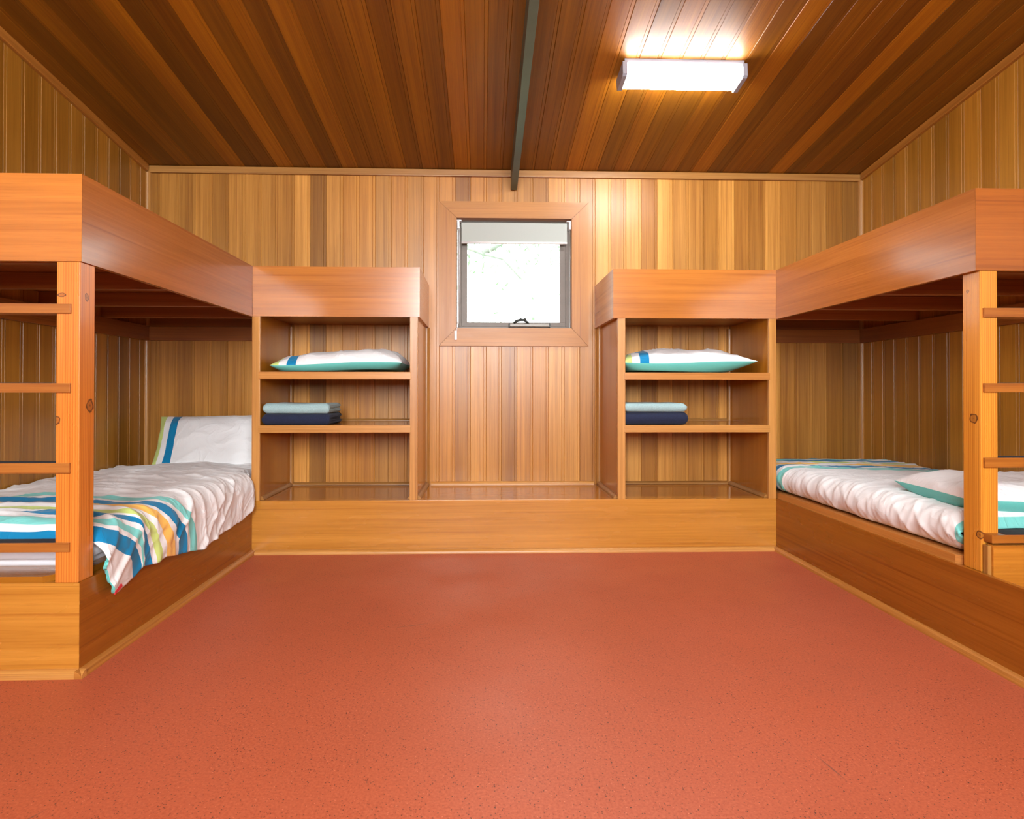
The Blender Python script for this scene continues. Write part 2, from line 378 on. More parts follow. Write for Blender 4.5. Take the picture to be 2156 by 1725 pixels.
WARM = [0, 0, 0, 0, .1, 0, 0, 0, .05, -.1, .1, 0, .35, .3, 0, .25, .1, .3, .3, .5, .35, .35, .1, .1, .3, -.1, -.05, .35, -.2, -.1, -.2, .4,
        -.2, 0, 0, .2, -.15, .2, .2, -.1, .2, 0, -.1, .25, 0, -.2]
LOWT = {18: .92, 19: .80, 20: 1.12, 21: 1.02, 22: .70, 23: .96, 24: .95, 25: 1.12, 26: 1.06}
LOWW = {18: .45, 19: .45, 20: .1, 21: .2, 22: .5, 23: .35, 24: .4, 25: .05, 26: .1}
w = Wood()
TH = 0.02
for i in range(len(SEAM) - 1):
    a0, a1 = SEAM[i], SEAM[i + 1]
    pr = board_profile(a0, a1, YB, YB + TH) if a1 - a0 > .05 else [(a0, YB), (a1, YB), (a1, YB + TH), (a0, YB + TH)]
    t, wm = TINT[i], WARM[i] + .12 + .45 * max(0, .95 - TINT[i])
    if a1 > WX0 and a0 < WX1:
        w.prism(pr, 'z', 0, WZ0 - 0.02, tint=warm(LOWT.get(i, t), LOWW.get(i, wm)))
        w.prism(pr, 'z', WZ1 + 0.02, ZC, tint=warm(t, wm))
    else:
        w.prism(pr, 'z', 0, ZC, tint=warm(t, wm))
for (x0, x1, z0, z1) in ((XL - .1, WX0 - .012, 0, ZC + .1), (WX1 + .012, XR + .1, 0, ZC + .1), (WX0 - .012, WX1 + .012, 0, WZ0 - .012), (WX0 - .012, WX1 + .012, WZ1 + .012, ZC + .1)):
    w.box(x0, x1, YB + TH, YB + TH + 0.10, z0, z1, bev=0, grain='z')
struct(w.obj('wall_back', 'lining'))

# side walls
SIDE_T = {'l': [1.0, .98, .72, .95, 1.05, .9, .96, .86, .9, .86, .95, .8], 'r': [1.02, 1.05, .95, 1.0, .9, .96, .78, .98, 1.1, .95, 1.05, 1.0]}
def side_wall(name, X, sgn, first, pitch, key):
    w = Wood(); ys = [YB]; y = first
    while y > YR: ys.append(y); y -= pitch
    ys.append(YR)
    for k, (b, a) in enumerate(zip(ys, ys[1:])):
        t = SIDE_T[key][k % 12] if k < 14 else rng.uniform(.75, 1.1)
        t *= rng.uniform(.97, 1.03)
        wd = b - a
        if wd < .04: pr = [(X, a), (X, b), (X + sgn * TH, b), (X + sgn * TH, a)]
        else:
            # outline in (x, y)
            q = board_profile(-b, -a, 0.0, -TH)
            pr = [(X - sgn * f, -p) for p, f in q]
        w.prism(pr, 'z', 0, 1, tint=warm(t, rng.uniform(-.08, .12)), a1f=lambda p: ceil_z(p[1]) + 0.001)
    x0, x1 = sorted((X + sgn * TH, X + sgn * (TH + .08)))
    w.prism([(YR - .1, 0), (YB + .1, 0), (YB + .1, ceil_z(YB + .1)), (YR - .1, ceil_z(YR - .1))], 'x', x0, x1, grain='z')
    struct(w.obj(name, 'side_lining'))
side_wall('wall_left', XL, -1, 4.120, 0.1147, 'l')
side_wall('wall_right', XR, 1, 4.095, 0.1137, 'r')

# ceiling: raked, boards running up the slope
w = Wood(); ang = math.atan(SL)
MC = Matrix.Translation((0, YB, ZC)) @ Matrix.Rotation(-ang, 4, 'X')
LC = (YB - YR) / math.cos(ang) + .05
x = XL; k = 0
CT = [.9, .72, 1.0, .7, .78, 1.15, .66, .72, 1.25, .8, 1.0, .74, 1.1, .78, .85, 1.0, .74, .95, .82, 1.12, 1.0, .92, .78, .84, .80, .9, 1.12, 1.1, .76, .95, .8, .74, .95, .84, 1.2, .7, .88, .9, .8, 1.25, .74, .92, .76, .9, .85, .8]
while x < XR:
    x1 = min(x + 0.1148, XR)
    pr = board_profile(x, x1, 0.0, 0.02) if x1 - x > .04 else [(x, 0), (x1, 0), (x1, .02), (x, .02)]
    t = CT[k % len(CT)] ** 1.2; k += 1
    w.prism(pr, 'y', 0.0, -LC, tint=warm(t, rng.uniform(-.1, .15)), mat4=MC)
    x = x1
w.box(XL - .1, XR + .1, -LC - .1, .15, .02, .12, grain='y', bev=0, mat4=MC)
struct(w.obj('ceiling', 'ceiling'))

# rear wall behind the camera with two unseen windows added to supply the front light
w = Wood()
xs = [XL - .1, REARWIN[0][0], REARWIN[0][1], REARWIN[1][0], REARWIN[1][1], XR + .1]; topz = ceil_z(YR) + .05
for i in range(5):
    if i in (1, 3):
        w.box(xs[i], xs[i + 1], YR - .1, YR, 0, REARWIN[0][2], bev=0); w.box(xs[i], xs[i + 1], YR - .1, YR, REARWIN[0][3], topz, bev=0)
    else: w.box(xs[i], xs[i + 1], YR - .1, YR, 0, topz, bev=0)
struct(w.obj('wall_rear', 'rear'))
for n, (x0, x1, z0, z1) in zip(('unseen_window_2', 'unseen_window_3'), REARWIN):
    w = Wood(); c = (x0 + x1) / 2
    for q in ((x0, x1, z0, z0 + .05), (x0, x1, z1 - .05, z1), (x0, x0 + .05, z0 + .05, z1 - .05), (x1 - .05, x1, z0 + .05, z1 - .05), (c - .025, c + .025, z0 + .05, z1 - .05)):
        w.box(q[0], q[1], YR - .06, YR - .01, q[2], q[3], bev=0)
    fr = struct(w.obj(n, 'alu'))

# mouldings of the room
w = Wood(); w.box(XL, XR, YB - .022, YB, ZC - .050, ZC - .002, grain='x', tint=.86, bev=.003); struct(w.obj('trim_1', 'trim'))
for nm, X, s in (('trim_2', XL, 1), ('trim_3', XR, -1)):
    w = Wood(); a, b = sorted((X, X + s * .022))
    w.box(a, b, -LC + .05, -.026, -.050, -.001, grain='y', tint=(.90, .74, .50), bev=.003, mat4=MC); struct(w.obj(nm, 'trim'))
for nm, X, s in (('trim_4', XL, 1), ('trim_5', XR, -1)):
    w = Wood(); w.prism(quad_profile(X, YB, .028, s, -1), 'z', ZP, ZC - .05, tint=.95); struct(w.obj(nm, 'trim'))

# ------------------------------------------------------------------ window in the back wall
w = Wood()
for q in ((WX0 - .012, WX0, WZ0, WZ1), (WX1, WX1 + .012, WZ0, WZ1), (WX0 - .012, WX1 + .012, WZ0 - .012, WZ0), (WX0 - .012, WX1 + .012, WZ1, WZ1 + .012)):
    w.box(q[0], q[1], YB, YB + .118, q[2], q[3], grain='y' if False else 'z', tint=1.0, bev=0)
win = struct(w.obj('window_1', 'casing'))
CX0, CX1, CZ0, CZ1 = -0.318, 0.763, 1.323, 2.367
def casing(pts, grain, tint):
    w = Wood(); w.prism(pts, 'y', YB - .019, YB + .0005, grain=grain, tint=tint); w.obj('casing', 'casing', win)
e = .001
casing([(CX0, CZ1), (CX1, CZ1), (WX1, WZ1 + .0), (WX0, WZ1 + .0)], 'x', 1.0)
casing([(CX0 + e, CZ0), (CX1 - e, CZ0), (WX1, WZ0), (WX0, WZ0)], 'x', 1.02)
casing([(CX0, CZ0 + e), (WX0 - e, WZ0 + e), (WX0 - e, WZ1 - e), (CX0, CZ1 - e)], 'z', (.95, .92, .88))
casing([(CX1, CZ0 + e), (CX1, CZ1 - e), (WX1 + e, WZ1 - e), (WX1 + e, WZ0 + e)], 'z', (1.0, .97, .92))
# aluminium frame and sash
def ring(w, x0, x1, z0, z1, t, y0, y1, tb=None):
    tb = tb or t
    w.box(x0, x1, y0, y1, z1 - t, z1, bev=.001); w.box(x0, x1, y0, y1, z0, z0 + tb, bev=.001)
    w.box(x0, x0 + t, y0, y1, z0 + tb, z1 - t, bev=.001); w.box(x1 - t, x1, y0, y1, z0 + tb, z1 - t, bev=.001)
w = Wood(); ring(w, WX0 + .004, WX1 - .004, WZ0 + .002, WZ1 - .004, .026, YB + .068, YB + .112, .018); w.obj('frame', 'alu', win)
w = Wood(); ring(w, WX0 + .030, WX1 - .030, WZ0 + .022, WZ1 - .028, .043, YB + .080, YB + .104, .030)
sash = w.obj('sash', 'alu', win)
w = Wood(); w.box(WX0 + .073, WX1 - .073, YB + .090, YB + .094, WZ0 + .052, WZ1 - .070, bev=0); w.obj('pane', 'glass', sash)
# chain winder on the sill
w = Wood(); w.box(.195, .485, YB + .040, YB + .067, 1.470, 1.493, bev=.004); wd = w.obj('winder', 'winder', win)
w = Wood(); w.box(.188, .196, YB + .038, YB + .067, 1.466, 1.497, bev=.002); w.box(.484, .492, YB + .038, YB + .067, 1.466, 1.497, bev=.002); w.obj('end_cap', 'black', wd)
bm = bmesh.new()
for i in range(10):
    t0, t1 = PI * i / 10, PI * (i + 1) / 10
tube(bm, [(.225, YB + .052, 1.496), (.240, YB + .050, 1.510), (.265, YB + .047, 1.519), (.300, YB + .045, 1.520), (.325, YB + .047, 1.503), (.335, YB + .05, 1.495)], [.006, .009, .010, .010, .009, .005], 10)
bmesh.ops.create_uvsphere(bm, u_segments=12, v_segments=8, radius=.011, matrix=Matrix.Translation((.276, YB + .036, 1.521)))
bmesh.ops.create_uvsphere(bm, u_segments=12, v_segments=8, radius=.010, matrix=Matrix.Translation((.305, YB + .034, 1.523)))
bm_obj(bm, 'crank_handle', 'black', wd, True)

# roller blind
bl = thing('roller_blind', 'white roller blind drawn a short way down inside the small window', 'blind', (.23, YB + .03, 2.20))
w = Wood(); w.box(-.158, .612, YB + .022, YB + .024, 2.087, 2.224, bev=0); w.obj('fabric', 'blind', bl)
bm = bmesh.new(); tube(bm, [(-.160, YB + .044, 2.212), (.614, YB + .044, 2.212)], .021, 20); bm_obj(bm, 'roller_tube', 'blind', bl, True)
bm = bmesh.new(); tube(bm, [(-.158, YB + .023, 2.080), (.612, YB + .023, 2.080)], .0095, 14); bm_obj(bm, 'bottom_rail', 'rail', bl, True)
for x0, x1 in ((-.188, -.172), (.624, .638)):
    w = Wood(); w.box(x0, x1, YB + .004, YB + .064, 2.178, 2.240, bev=.003); w.box(min(x0, x1 - .03), max(x1, x0 + .03), YB + .004, YB + .060, 2.232, 2.240, bev=.001)
    w.obj('bracket', 'white', bl)
bm = bmesh.new()
for dx in (0, .007):
    tube(bm, [(-.178 + dx, YB + .010, 2.19), (-.180 + dx, YB + .004, 1.9), (-.183 + dx, YB - .012, 1.50), (-.196 + dx * .3, YB - .024, 1.405)], .0016, 6)
bm_obj(bm, 'pull_chain', 'white', bl, True)
w = Wood(); w.box(-.206, -.188, YB - .031, YB - .020, 1.366, 1.432, bev=.003); w.obj('chain_holder', 'white', bl)

# ------------------------------------------------------------------ steel tie under the ceiling
w = Wood()
w.box(.198, .243, -LC * .0 - 5.5, .0, -.148, -.002, grain='y', bev=.002, mat4=MC)
tag(w.obj('ceiling_beam', 'steel'), 'narrow grey-green steel beam running under the wooden ceiling', 'beam')

# ------------------------------------------------------------------ batten light
lt = thing('ceiling_light', 'bright white batten light fixed to the right side of the wooden ceiling', 'light', (1.07, 3.13, ceil_z(3.13)))
yl = lambda y: -(YB - y) / math.cos(ang)
fx0, fx1 = .748, 1.392; ya, yb = yl(3.065), yl(3.205)
w = Wood(); w.box(fx0, fx1, ya, yb, -.030, -.001, grain='x', bev=.002, mat4=MC); w.obj('body', 'lampbody', lt)
w = Wood()
prof = [(ya - .004, -.0305), (yb + .004, -.0305), (yb - .012, -.088), (yb - .024, -.094), (ya + .020, -.094), (ya + .008, -.088)]
w.prism(prof, 'x', fx0 + .014, fx1 - .014, mat4=MC); w.obj('diffuser', 'diffuser', lt)
for a, b in ((fx0 - .012, fx0 + .012), (fx1 - .012, fx1 + .012)):
    w = Wood(); w.prism([(ya - .007, -.024), (yb + .007, -.024), (yb + .001, -.090), (yb - .012, -.099), (ya + .012, -.099), (ya - .001, -.090)], 'x', a, b, mat4=MC)
    w.obj('end_cap', 'lampbody', lt)

# ------------------------------------------------------------------ low platform under the shelving
pf = thing('platform', 'low wooden platform with long front board under the shelving and window', 'platform', ((XI + XJ) / 2, YF, 0))
w = Wood(); w.box(XI, XJ, YF, YF + .02, 0.0, ZP, grain='x', tint=1.0); w.obj('front_panel', 'base', pf)
w = Wood(); w.box(XI, XJ, YF + .0205, YB - .001, ZP - .020, ZP - .0015, grain='x'); w.obj('top_board', 'ply', pf)
w = Wood(); w.prism(quad_profile(YF, 0.0, .026, -1, 1), 'x', XI + .024, XJ - .024, tint=1.0); w.obj('skirting_moulding', 'edge', pf)
w = Wood(); w.prism(quad_profile(YB, ZP - .0015, .024, -1, 1), 'x', -.374, .803, tint=.95); w.obj('back_moulding', 'edge', pf)

# ------------------------------------------------------------------ open shelf units
def shelf_unit(x0, x1, xf0, xf1, inner, label, wall_end):
    """inner: side that faces the window (+1 right, -1 left)"""
    t = thing('shelf_unit', label, 'shelves', ((x0 + x1) / 2, YF, ZP), 'open shelf units on the platform')
    for a in (x0, x1 - .048):
        w = Wood(); w.box(a + .004, a + .044, YF + .027, YB - .002, ZP, ZB + .02, grain='z'); p = w.obj('side_panel', 'ply', t)
        w = Wood(); w.box(a, a + .048, YF + .003, YF + .0265, ZP, ZB + .01, grain='z', tint=1.02); w.obj('edge_strip', 'edge', p)
    for z in (1.071, .741):
        w = Wood(); w.box(x0 + .046, x1 - .046, YF + .027, YB - .002, z + .026, z + .045, grain='x'); s = w.obj('shelf', 'ply', t)
        w = Wood(); w.box(x0 + .041, x1 - .041, YF - .002, YF + .0265, z, z + .0452, grain='x', tint=(.96, .86, .78) if z > 1 else 1.0, bev=.002); w.obj('front_lip', 'edge', s)
        w = Wood(); w.prism(quad_profile(YB - .002, z + .045, .014, -1, 1), 'x', x0 + .062, x1 - .062, tint=.8); w.obj('back_bead', 'trim', s)
    # box fascia along the top
    fa, fb, sg = (xf0, xf1, 1) if inner > 0 else (xf1, xf0, -1)
    w = Wood(); w.prism([(fa, YF - .002), (fb - sg * .0002, YF - .002), (fb - sg * .0202, YF + .018), (fa, YF + .018)], 'z', ZB + .002, ZT, grain='x'); w.obj('front_fascia', 'veneer', t)
    w = Wood(); w.prism([(fb, YF - .002), (fb, YB - .001), (fb - sg * .020, YB - .001), (fb - sg * .020, YF + .018)], 'z', ZB + .002, ZT, grain='y', tint=(1.1, 1.22, 1.5)); w.obj('side_fascia', 'veneer', t)  # paler tint paints the window's reflection into this face
    w = Wood(); w.box(x0 + .03, x1 - .03, YF + .021, YB - .002, ZB + .0205, ZB + .036, grain='x'); w.obj('top_board', 'dark', t)
    # quarter rounds where panels meet platform, and scotia strips at the wall
    a, b = x0 + .044, x1 - .044
    for X, s in ((a, 1), (b, -1)):
        w = Wood(); w.prism(quad_profile(X, ZP, .022, s, 1), 'y', YF + .03, YB - .028, tint=.82); w.obj('floor_bead', 'trim', t)
        w = Wood(); w.prism(quad_profile(X, YB - .002, .020, s, -1), 'z', ZP, ZB, tint=.95); w.obj('wall_bead', 'trim', t)
    X, s = (x1 - .004, 1) if inner > 0 else (x0 + .004, -1)
    w = Wood(); w.prism(quad_profile(X, ZP - .001, .024, s, 1), 'y', YF + .03, YB - .028, tint=.80); w.obj('floor_bead', 'trim', t)
    w = Wood(); w.prism(quad_profile(X, YB - .002, .024, s, -1), 'z', ZP, ZB, tint=.95); w.obj('wall_bead', 'trim', t)
    w = Wood(); w.prism(quad_profile(YB - .002, ZP, .020, -1, 1), 'x', a + .02, b - .02, tint=.75); w.obj('back_bead', 'trim', t)
    return t
shelf_unit(-1.416, -.404, XI + .001, -.392, 1, 'open wooden shelf unit left of the window holding a flat-lying pillow and towels', 0)
shelf_unit(.841, 1.846, .812, XJ - .001, -1, 'open wooden shelf unit right of the window holding a pointed pillow and towels', 0)

# ------------------------------------------------------------------ bunks
def bunk(side, label):
    L = side < 0
    X = XI if L else XJ; XW = XL if L else XR; Y0 = YL if L else YQ
    s = -1 if L else 1                                    # towards the wall
    def bx(a, b): a, b = X + s * a, X + s * b; return min(a, b), max(a, b)      # distances from the inner face towards the wall
    D = abs(XW - X)
    t = thing('bunk_bed', label, 'bunk bed', (X + s * .5, Y0, 0))
    y_near = Y0 if L else 1.15
    a, b = bx(0, .020); yf = y_near + (.0205 if L else 0)
    w = Wood(); w.prism([(X, y_near + .0003), (X, YF - .0005), (X + s * .020, YF - .0005), (X + s * .020, y_near + .0203)], 'z', 0, ZP, grain='y', tint=(.60, .44, .25)); w.obj('side_panel', 'base', t)  # dark tint paints in the shade on the sideways face
    a, b = bx(-.0005, -.026 - .0005)
    w = Wood(); w.prism(quad_profile(X, 0, .026, -s, 1), 'y', y_near - (.026 if L else 0), YF - .0, tint=(.80, .68, .55)); w.obj('skirting_moulding', 'edge', t)
    if L:
        a, b = bx(0, D)
        w = Wood()
        for z0_, z1_, t_ in ((0, ZP - .012, 1.0), (ZP - .0115, ZP, .93)): w.prism([(X + s * .0003, Y0), (X + s * .0203, Y0 + .020), (XW - s * .001, Y0 + .020), (XW - s * .001, Y0)], 'z', z0_, z1_, grain='x', tint=t_)
        w.obj('end_panel', 'base', t)
        w = Wood(); w.prism(quad_profile(Y0, 0, .026, -1, 1), 'x', a, b + .026); w.obj('skirting_moulding', 'edge', t)
        a, b = bx(.021, D); w = Wood(); w.box(a, b, Y0 + .021, YB - .001, ZP - .02, ZP - .001, grain='y', tint=.9); w.obj('base_deck', 'ply', t)
        # bed board with clipped corner
        x_in = X - .118
        w = Wood(); w.prism([(XW + .001, Y0 + .004), (x_in - .012, Y0 + .004), (x_in + .012, Y0 + .030), (x_in + .012, Y0 + .105), (X - .035, Y0 + .105), (X - .035, YB - .002), (XW + .001, YB - .002)], 'z', ZP, ZP + .022, grain='x', tint=.72)
        w.obj('bed_board', 'ply', t)
    else:
        a, b = bx(.021, D); w = Wood(); w.box(a, b, Y0 + .004, YB - .001, ZP - .02, ZP - .001, grain='y', tint=.9); w.obj('base_deck', 'ply', t)
        a, b = bx(.012, D)
        w = Wood(); w.prism([(a, Y0 + .115), (a + .03, Y0 + .085), (b, Y0 + .085), (b, YB - .002), (a, YB - .002)], 'z', ZP, ZP + .034, grain='y', tint=(.88, .74, .62))
        w.obj('bed_board', 'edge', t)
        a, b = bx(.037, D)
        w = Wood(); w.box(a, b, Y0 - .030, Y0 - .001, .12, .432, grain='x', tint=(.98, .86, .66)); ep = w.obj('end_panel', 'base', t)
        w = Wood(); w.box(X + .0225, X + .0365, Y0 - .022, Y0 - .001, .25, .430, grain='z', tint=.75); w.obj('packer', 'edge', t)
    # upper box fascias
    a, b = bx(0, .022)
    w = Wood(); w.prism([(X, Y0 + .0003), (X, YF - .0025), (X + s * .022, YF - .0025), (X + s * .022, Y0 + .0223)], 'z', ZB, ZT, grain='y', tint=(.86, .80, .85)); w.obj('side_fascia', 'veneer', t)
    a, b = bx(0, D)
    w = Wood(); w.prism([(X + s * .0003, Y0), (X + s * .0223, Y0 + .022), (XW - s * .001, Y0 + .022), (XW - s * .001, Y0)], 'z', ZB, ZT, grain='x', tint=(1.06, 1.03, .95) if L else (.76, .62, .40)); w.obj('end_fascia', 'veneer', t)  # right bunk's darker tint paints in the weaker light on that side
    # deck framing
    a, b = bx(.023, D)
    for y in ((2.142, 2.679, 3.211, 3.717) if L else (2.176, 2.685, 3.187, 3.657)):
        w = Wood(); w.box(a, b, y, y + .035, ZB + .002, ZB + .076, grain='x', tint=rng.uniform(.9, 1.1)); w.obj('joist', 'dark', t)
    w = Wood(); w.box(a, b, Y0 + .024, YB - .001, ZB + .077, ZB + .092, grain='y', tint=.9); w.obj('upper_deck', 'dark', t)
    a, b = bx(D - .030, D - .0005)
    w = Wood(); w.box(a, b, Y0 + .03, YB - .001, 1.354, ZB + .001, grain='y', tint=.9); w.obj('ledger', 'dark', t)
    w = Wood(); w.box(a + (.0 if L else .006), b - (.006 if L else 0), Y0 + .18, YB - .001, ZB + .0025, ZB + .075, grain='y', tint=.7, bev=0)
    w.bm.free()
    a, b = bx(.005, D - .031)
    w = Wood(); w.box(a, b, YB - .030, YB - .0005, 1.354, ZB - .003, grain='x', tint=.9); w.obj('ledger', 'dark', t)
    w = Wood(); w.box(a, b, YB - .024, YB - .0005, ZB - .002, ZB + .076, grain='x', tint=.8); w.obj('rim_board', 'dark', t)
    # corner post
    px0, px1, py0, py1 = (-1.499, -1.419, Y0 + .003, Y0 + .083) if L else (1.864, 1.930, Y0 + .004, Y0 + .084)
    zb0 = ZP
    w = Wood(); w.box(px0, px1, py0, py1, zb0, ZB, grain='z', bev=.003); post = w.obj('post', 'pine_left' if L else 'pine_right', t)
    # ladder rungs let into the post
    zs = (1.270, .992, .709, .434) if L else (1.278, .997, .715, .4405)
    hs = (.034, .033, .036, .032) if L else (.035, .034, .037, .030)
    for i, (z, h) in enumerate(zip(zs, hs)):
        xa, xb = (XW + .001, -1.447) if L else (1.873, XW - .001)
        y0r = Y0 - .004 if (L or i < 3) else Y0 - .033
        w = Wood(); w.box(xa, xb, y0r, Y0 + .056, z, z + h, grain='x', tint=(.80, .78, .74) if L else (.78, .72, .50), bev=.001)
        r = w.obj('ladder_rung', 'rung', t)
        ga, gb = (xa + .01, px0 - .001) if L else (px1 + .001, xb - .01)
        w = Wood(); w.box(ga, gb, y0r + .006, Y0 + .052, z + h, z + h + .0015, bev=0); w.obj('grip_strip', 'grip', r)
    return t
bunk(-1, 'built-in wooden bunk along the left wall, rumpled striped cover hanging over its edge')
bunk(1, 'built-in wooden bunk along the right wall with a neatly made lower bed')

# ------------------------------------------------------------------ bedding
def sheet_obj(name, P, uvf, ni, nj, mats, thick=0.010, parent=None, moff=1):
    bm = bmesh.new(); uv = bm.loops.layers.uv.new('print')
    V = [[bm.verts.new(P(i / ni, j / nj)) for j in range(nj + 1)] for i in range(ni + 1)]
    for i in range(ni):
        for j in range(nj):
            f = bm.faces.new((V[i][j], V[i + 1][j], V[i + 1][j + 1], V[i][j + 1])); f.smooth = True
            for l, (a, b) in zip(f.loops, ((i, j), (i + 1, j), (i + 1, j + 1), (i, j + 1))): l[uv].uv = uvf(a / ni, b / nj)
    bmesh.ops.recalc_face_normals(bm, faces=bm.faces)
    if sum(f.normal.z for f in bm.faces) < 0: bmesh.ops.reverse_faces(bm, faces=bm.faces)
    me = bpy.data.meshes.new(name); bm.to_mesh(me); bm.free()
    for m_ in mats: me.materials.append(M[m_])
    o = bpy.data.objects.new(name, me); COL.objects.link(o)
    if thick:
        md = o.modifiers.new('thickness', 'SOLIDIFY'); md.thickness = thick; md.offset = -1
        md.material_offset = moff; md.material_offset_rim = moff
    if parent: attach(o, parent)
    return o
def sstep(a, b, x):
    t = max(0.0, min(1.0, (x - a) / (b - a))); return t * t * (3 - 2 * t)
def ridge(p, s=1.0):
    n = noise.noise(Vector(p) * s); return (1 - min(1, abs(n) * 2.6)) ** 2
def lerp_tab(tab, x):
    if x <= tab[0][0]: return tab[0][1]
    for (a, p), (b, q) in zip(tab, tab[1:]):
        if x <= b: return p + (q - p) * (x - a) / (b - a)
    return tab[-1][1]

# left bed: mattress, rumpled duvet with its edge hanging over the side, pillow propped on the wall
def mattress(name, x0, x1, y0, y1, z0, z1, mat, label):
    bm = bmesh.new(); bmesh.ops.create_cube(bm, size=1)
    for v in bm.verts: v.co = ((x0 + x1) / 2 + v.co.x * (x1 - x0), (y0 + y1) / 2 + v.co.y * (y1 - y0), (z0 + z1) / 2 + v.co.z * (z1 - z0))
    bmesh.ops.bevel(bm, geom=list(bm.edges), offset=.035, segments=5, affect='EDGES')
    o = bm_obj(bm, name, mat, None, True); tag(o, label, 'mattress'); return o
mattress('mattress', XL + .01, XI - .045, YL + .102, YB - .02, ZP + .022, .462, 'sheet', 'white-sheeted mattress under the rumpled striped cover, left bunk')
mattress('mattress', XJ + .085, XR - .01, YQ + .125, YB - .02, ZP + .034, .485, 'mattress', 'dark mattress under the tidy cover, right bunk')

def duvet_left():
    x_w = XL + .012; r = .105; ztop = .500
    def hangs(Y): return lerp_tab([(2.19, .015), (2.215, .10), (2.235, .155), (2.27, .163), (2.33, .150), (2.40, .140), (2.44, .118), (2.53, .132), (2.61, .125), (2.70, .145), (2.82, .160), (2.95, .185), (3.10, .165), (3.3, .155), (3.45, .15), (3.55, .12), (3.61, .03), (3.63, .0)], Y)
    def arcf(Y): return 1 - sstep(3.61, 3.66, Y) * .97
    y0, y1 = 2.192, 3.93
    def base(u, v):
        # u across from the wall to the hem, v from the foot towards the head
        b = v * (y1 - y0 + .09)
        rf = .075
        if b < rf * PI / 2:
            a = b / rf; Y = y0 + rf * (1 - math.cos(a)) ; dz_f = -rf * (1 - math.sin(a))
        else: Y = y0 + rf + (b - rf * PI / 2); dz_f = 0
        xc = XI - .085 if Y < 3.6 else XI - .085
        flat = xc - x_w; arc = r * PI / 2 * arcf(Y); h = hangs(Y)
        A = flat + arc + h; s = u * A
        if s < flat: x, z = x_w + s, ztop; nx, nz = 0, 1
        elif s < flat + arc:
            a = (s - flat) / r; x, z = xc + r * math.sin(a), ztop - r * (1 - math.cos(a)); nx, nz = math.sin(a), math.cos(a)
        else: x, z = xc + r + .003 * math.sin(Y * 9), ztop - r - (s - flat - arc); nx, nz = 1, 0
        side = sstep(flat - .15, flat + arc + .05, s)
        # droop of the whole top towards the rounded edge and a little dip at the wall
        z += dz_f * (1 - .55 * side) + .022 * math.exp(-((x + 1.9) / .33) ** 2) - .012 * sstep(3.75, 3.93, Y)
        # wrinkles: long creases that fan out from the hem, softer ones on the top
        fan = Y + .35 * (x + 1.9) * (1 if Y > 2.7 else .3) - 1.1 * side * (z - ztop)
        wv = .012 * ridge((x * 2.2, fan * 5.5, .3)) + .008 * ridge((x * 3.5 + 7, Y * 9.5 + .9 * x, 2.0)) + .011 * noise.noise(Vector((x * 3.1, Y * 2.6, 5)))
        wv += .0030 * side * math.sin(Y * 15 + z * 11 + 4.0 * noise.noise(Vector((Y * 2.4, z * 3, 1)))) * sstep(2.6, 3.0, Y)
        wv += .0035 * ridge((x * 9, (Y - side * (z - ztop) * 1.3) * 13, 9))
        x += nx * wv; z += nz * wv
        if Y > 3.60: x = min(x, XI - .022)
        elif z < .39 or x > XI: x = max(x, XI + .014 + .3 * max(0, wv)) if s > flat + arc * .75 else x
        if Y < 2.21 and x > -1.50: Y += .0
        x = max(x, XL + .006)
        return Vector((x, Y + .0, z)), s, flat, arc
    def P(u, v): return base(u, v)[0]
    def UV(u, v):
        p, s, flat, arc = base(u, v)
        b = v * (y1 - y0 + .09)
        Y = y0 + .075 + b - .075 * PI / 2
        TT = [(2.149, .150), (2.165, .160), (2.185, .168), (2.215, .20), (2.262, .26), (2.338, .34), (2.428, .43), (2.515, .515), (2.587, .59), (2.686, .68), (3.2, 1.2), (5, 1.9)]
        TH_ = [(2.15, -.05), (2.19, .0), (2.36, .075), (2.43, .165), (2.455, .31), (2.55, .43), (2.63, .515), (2.75, .59), (2.84, .68), (3.2, 1.0), (5, 1.9)]
        k = sstep(flat - .06, flat + arc + .12, s)
        Yn = Y + .012 * noise.noise(Vector((p.x * 3, Y * 4, 3)))
        q = lerp_tab(TT, Yn) * (1 - k) + lerp_tab(TH_, Yn) * k
        return (max(.002, q) / 2, s)
    return sheet_obj('duvet', P, UV, 190, 250, ['duvet', 'turq'], thick=.012)
dl = duvet_left()
tag(dl, 'rumpled white duvet with coloured stripes spilling over the edge of the left bunk', 'duvet')
w = Wood(); w.box(XI + .030, XI + .036, 2.235, 2.282, .243, .255, bev=.001, mat4=Matrix.Translation((0, 2.26, .249)) @ Matrix.Rotation(.35, 4, 'X') @ Matrix.Translation((0, -2.26, -.249)))
rl = w.obj('care_label', 'red', dl); rl['label'] = 'small red label'

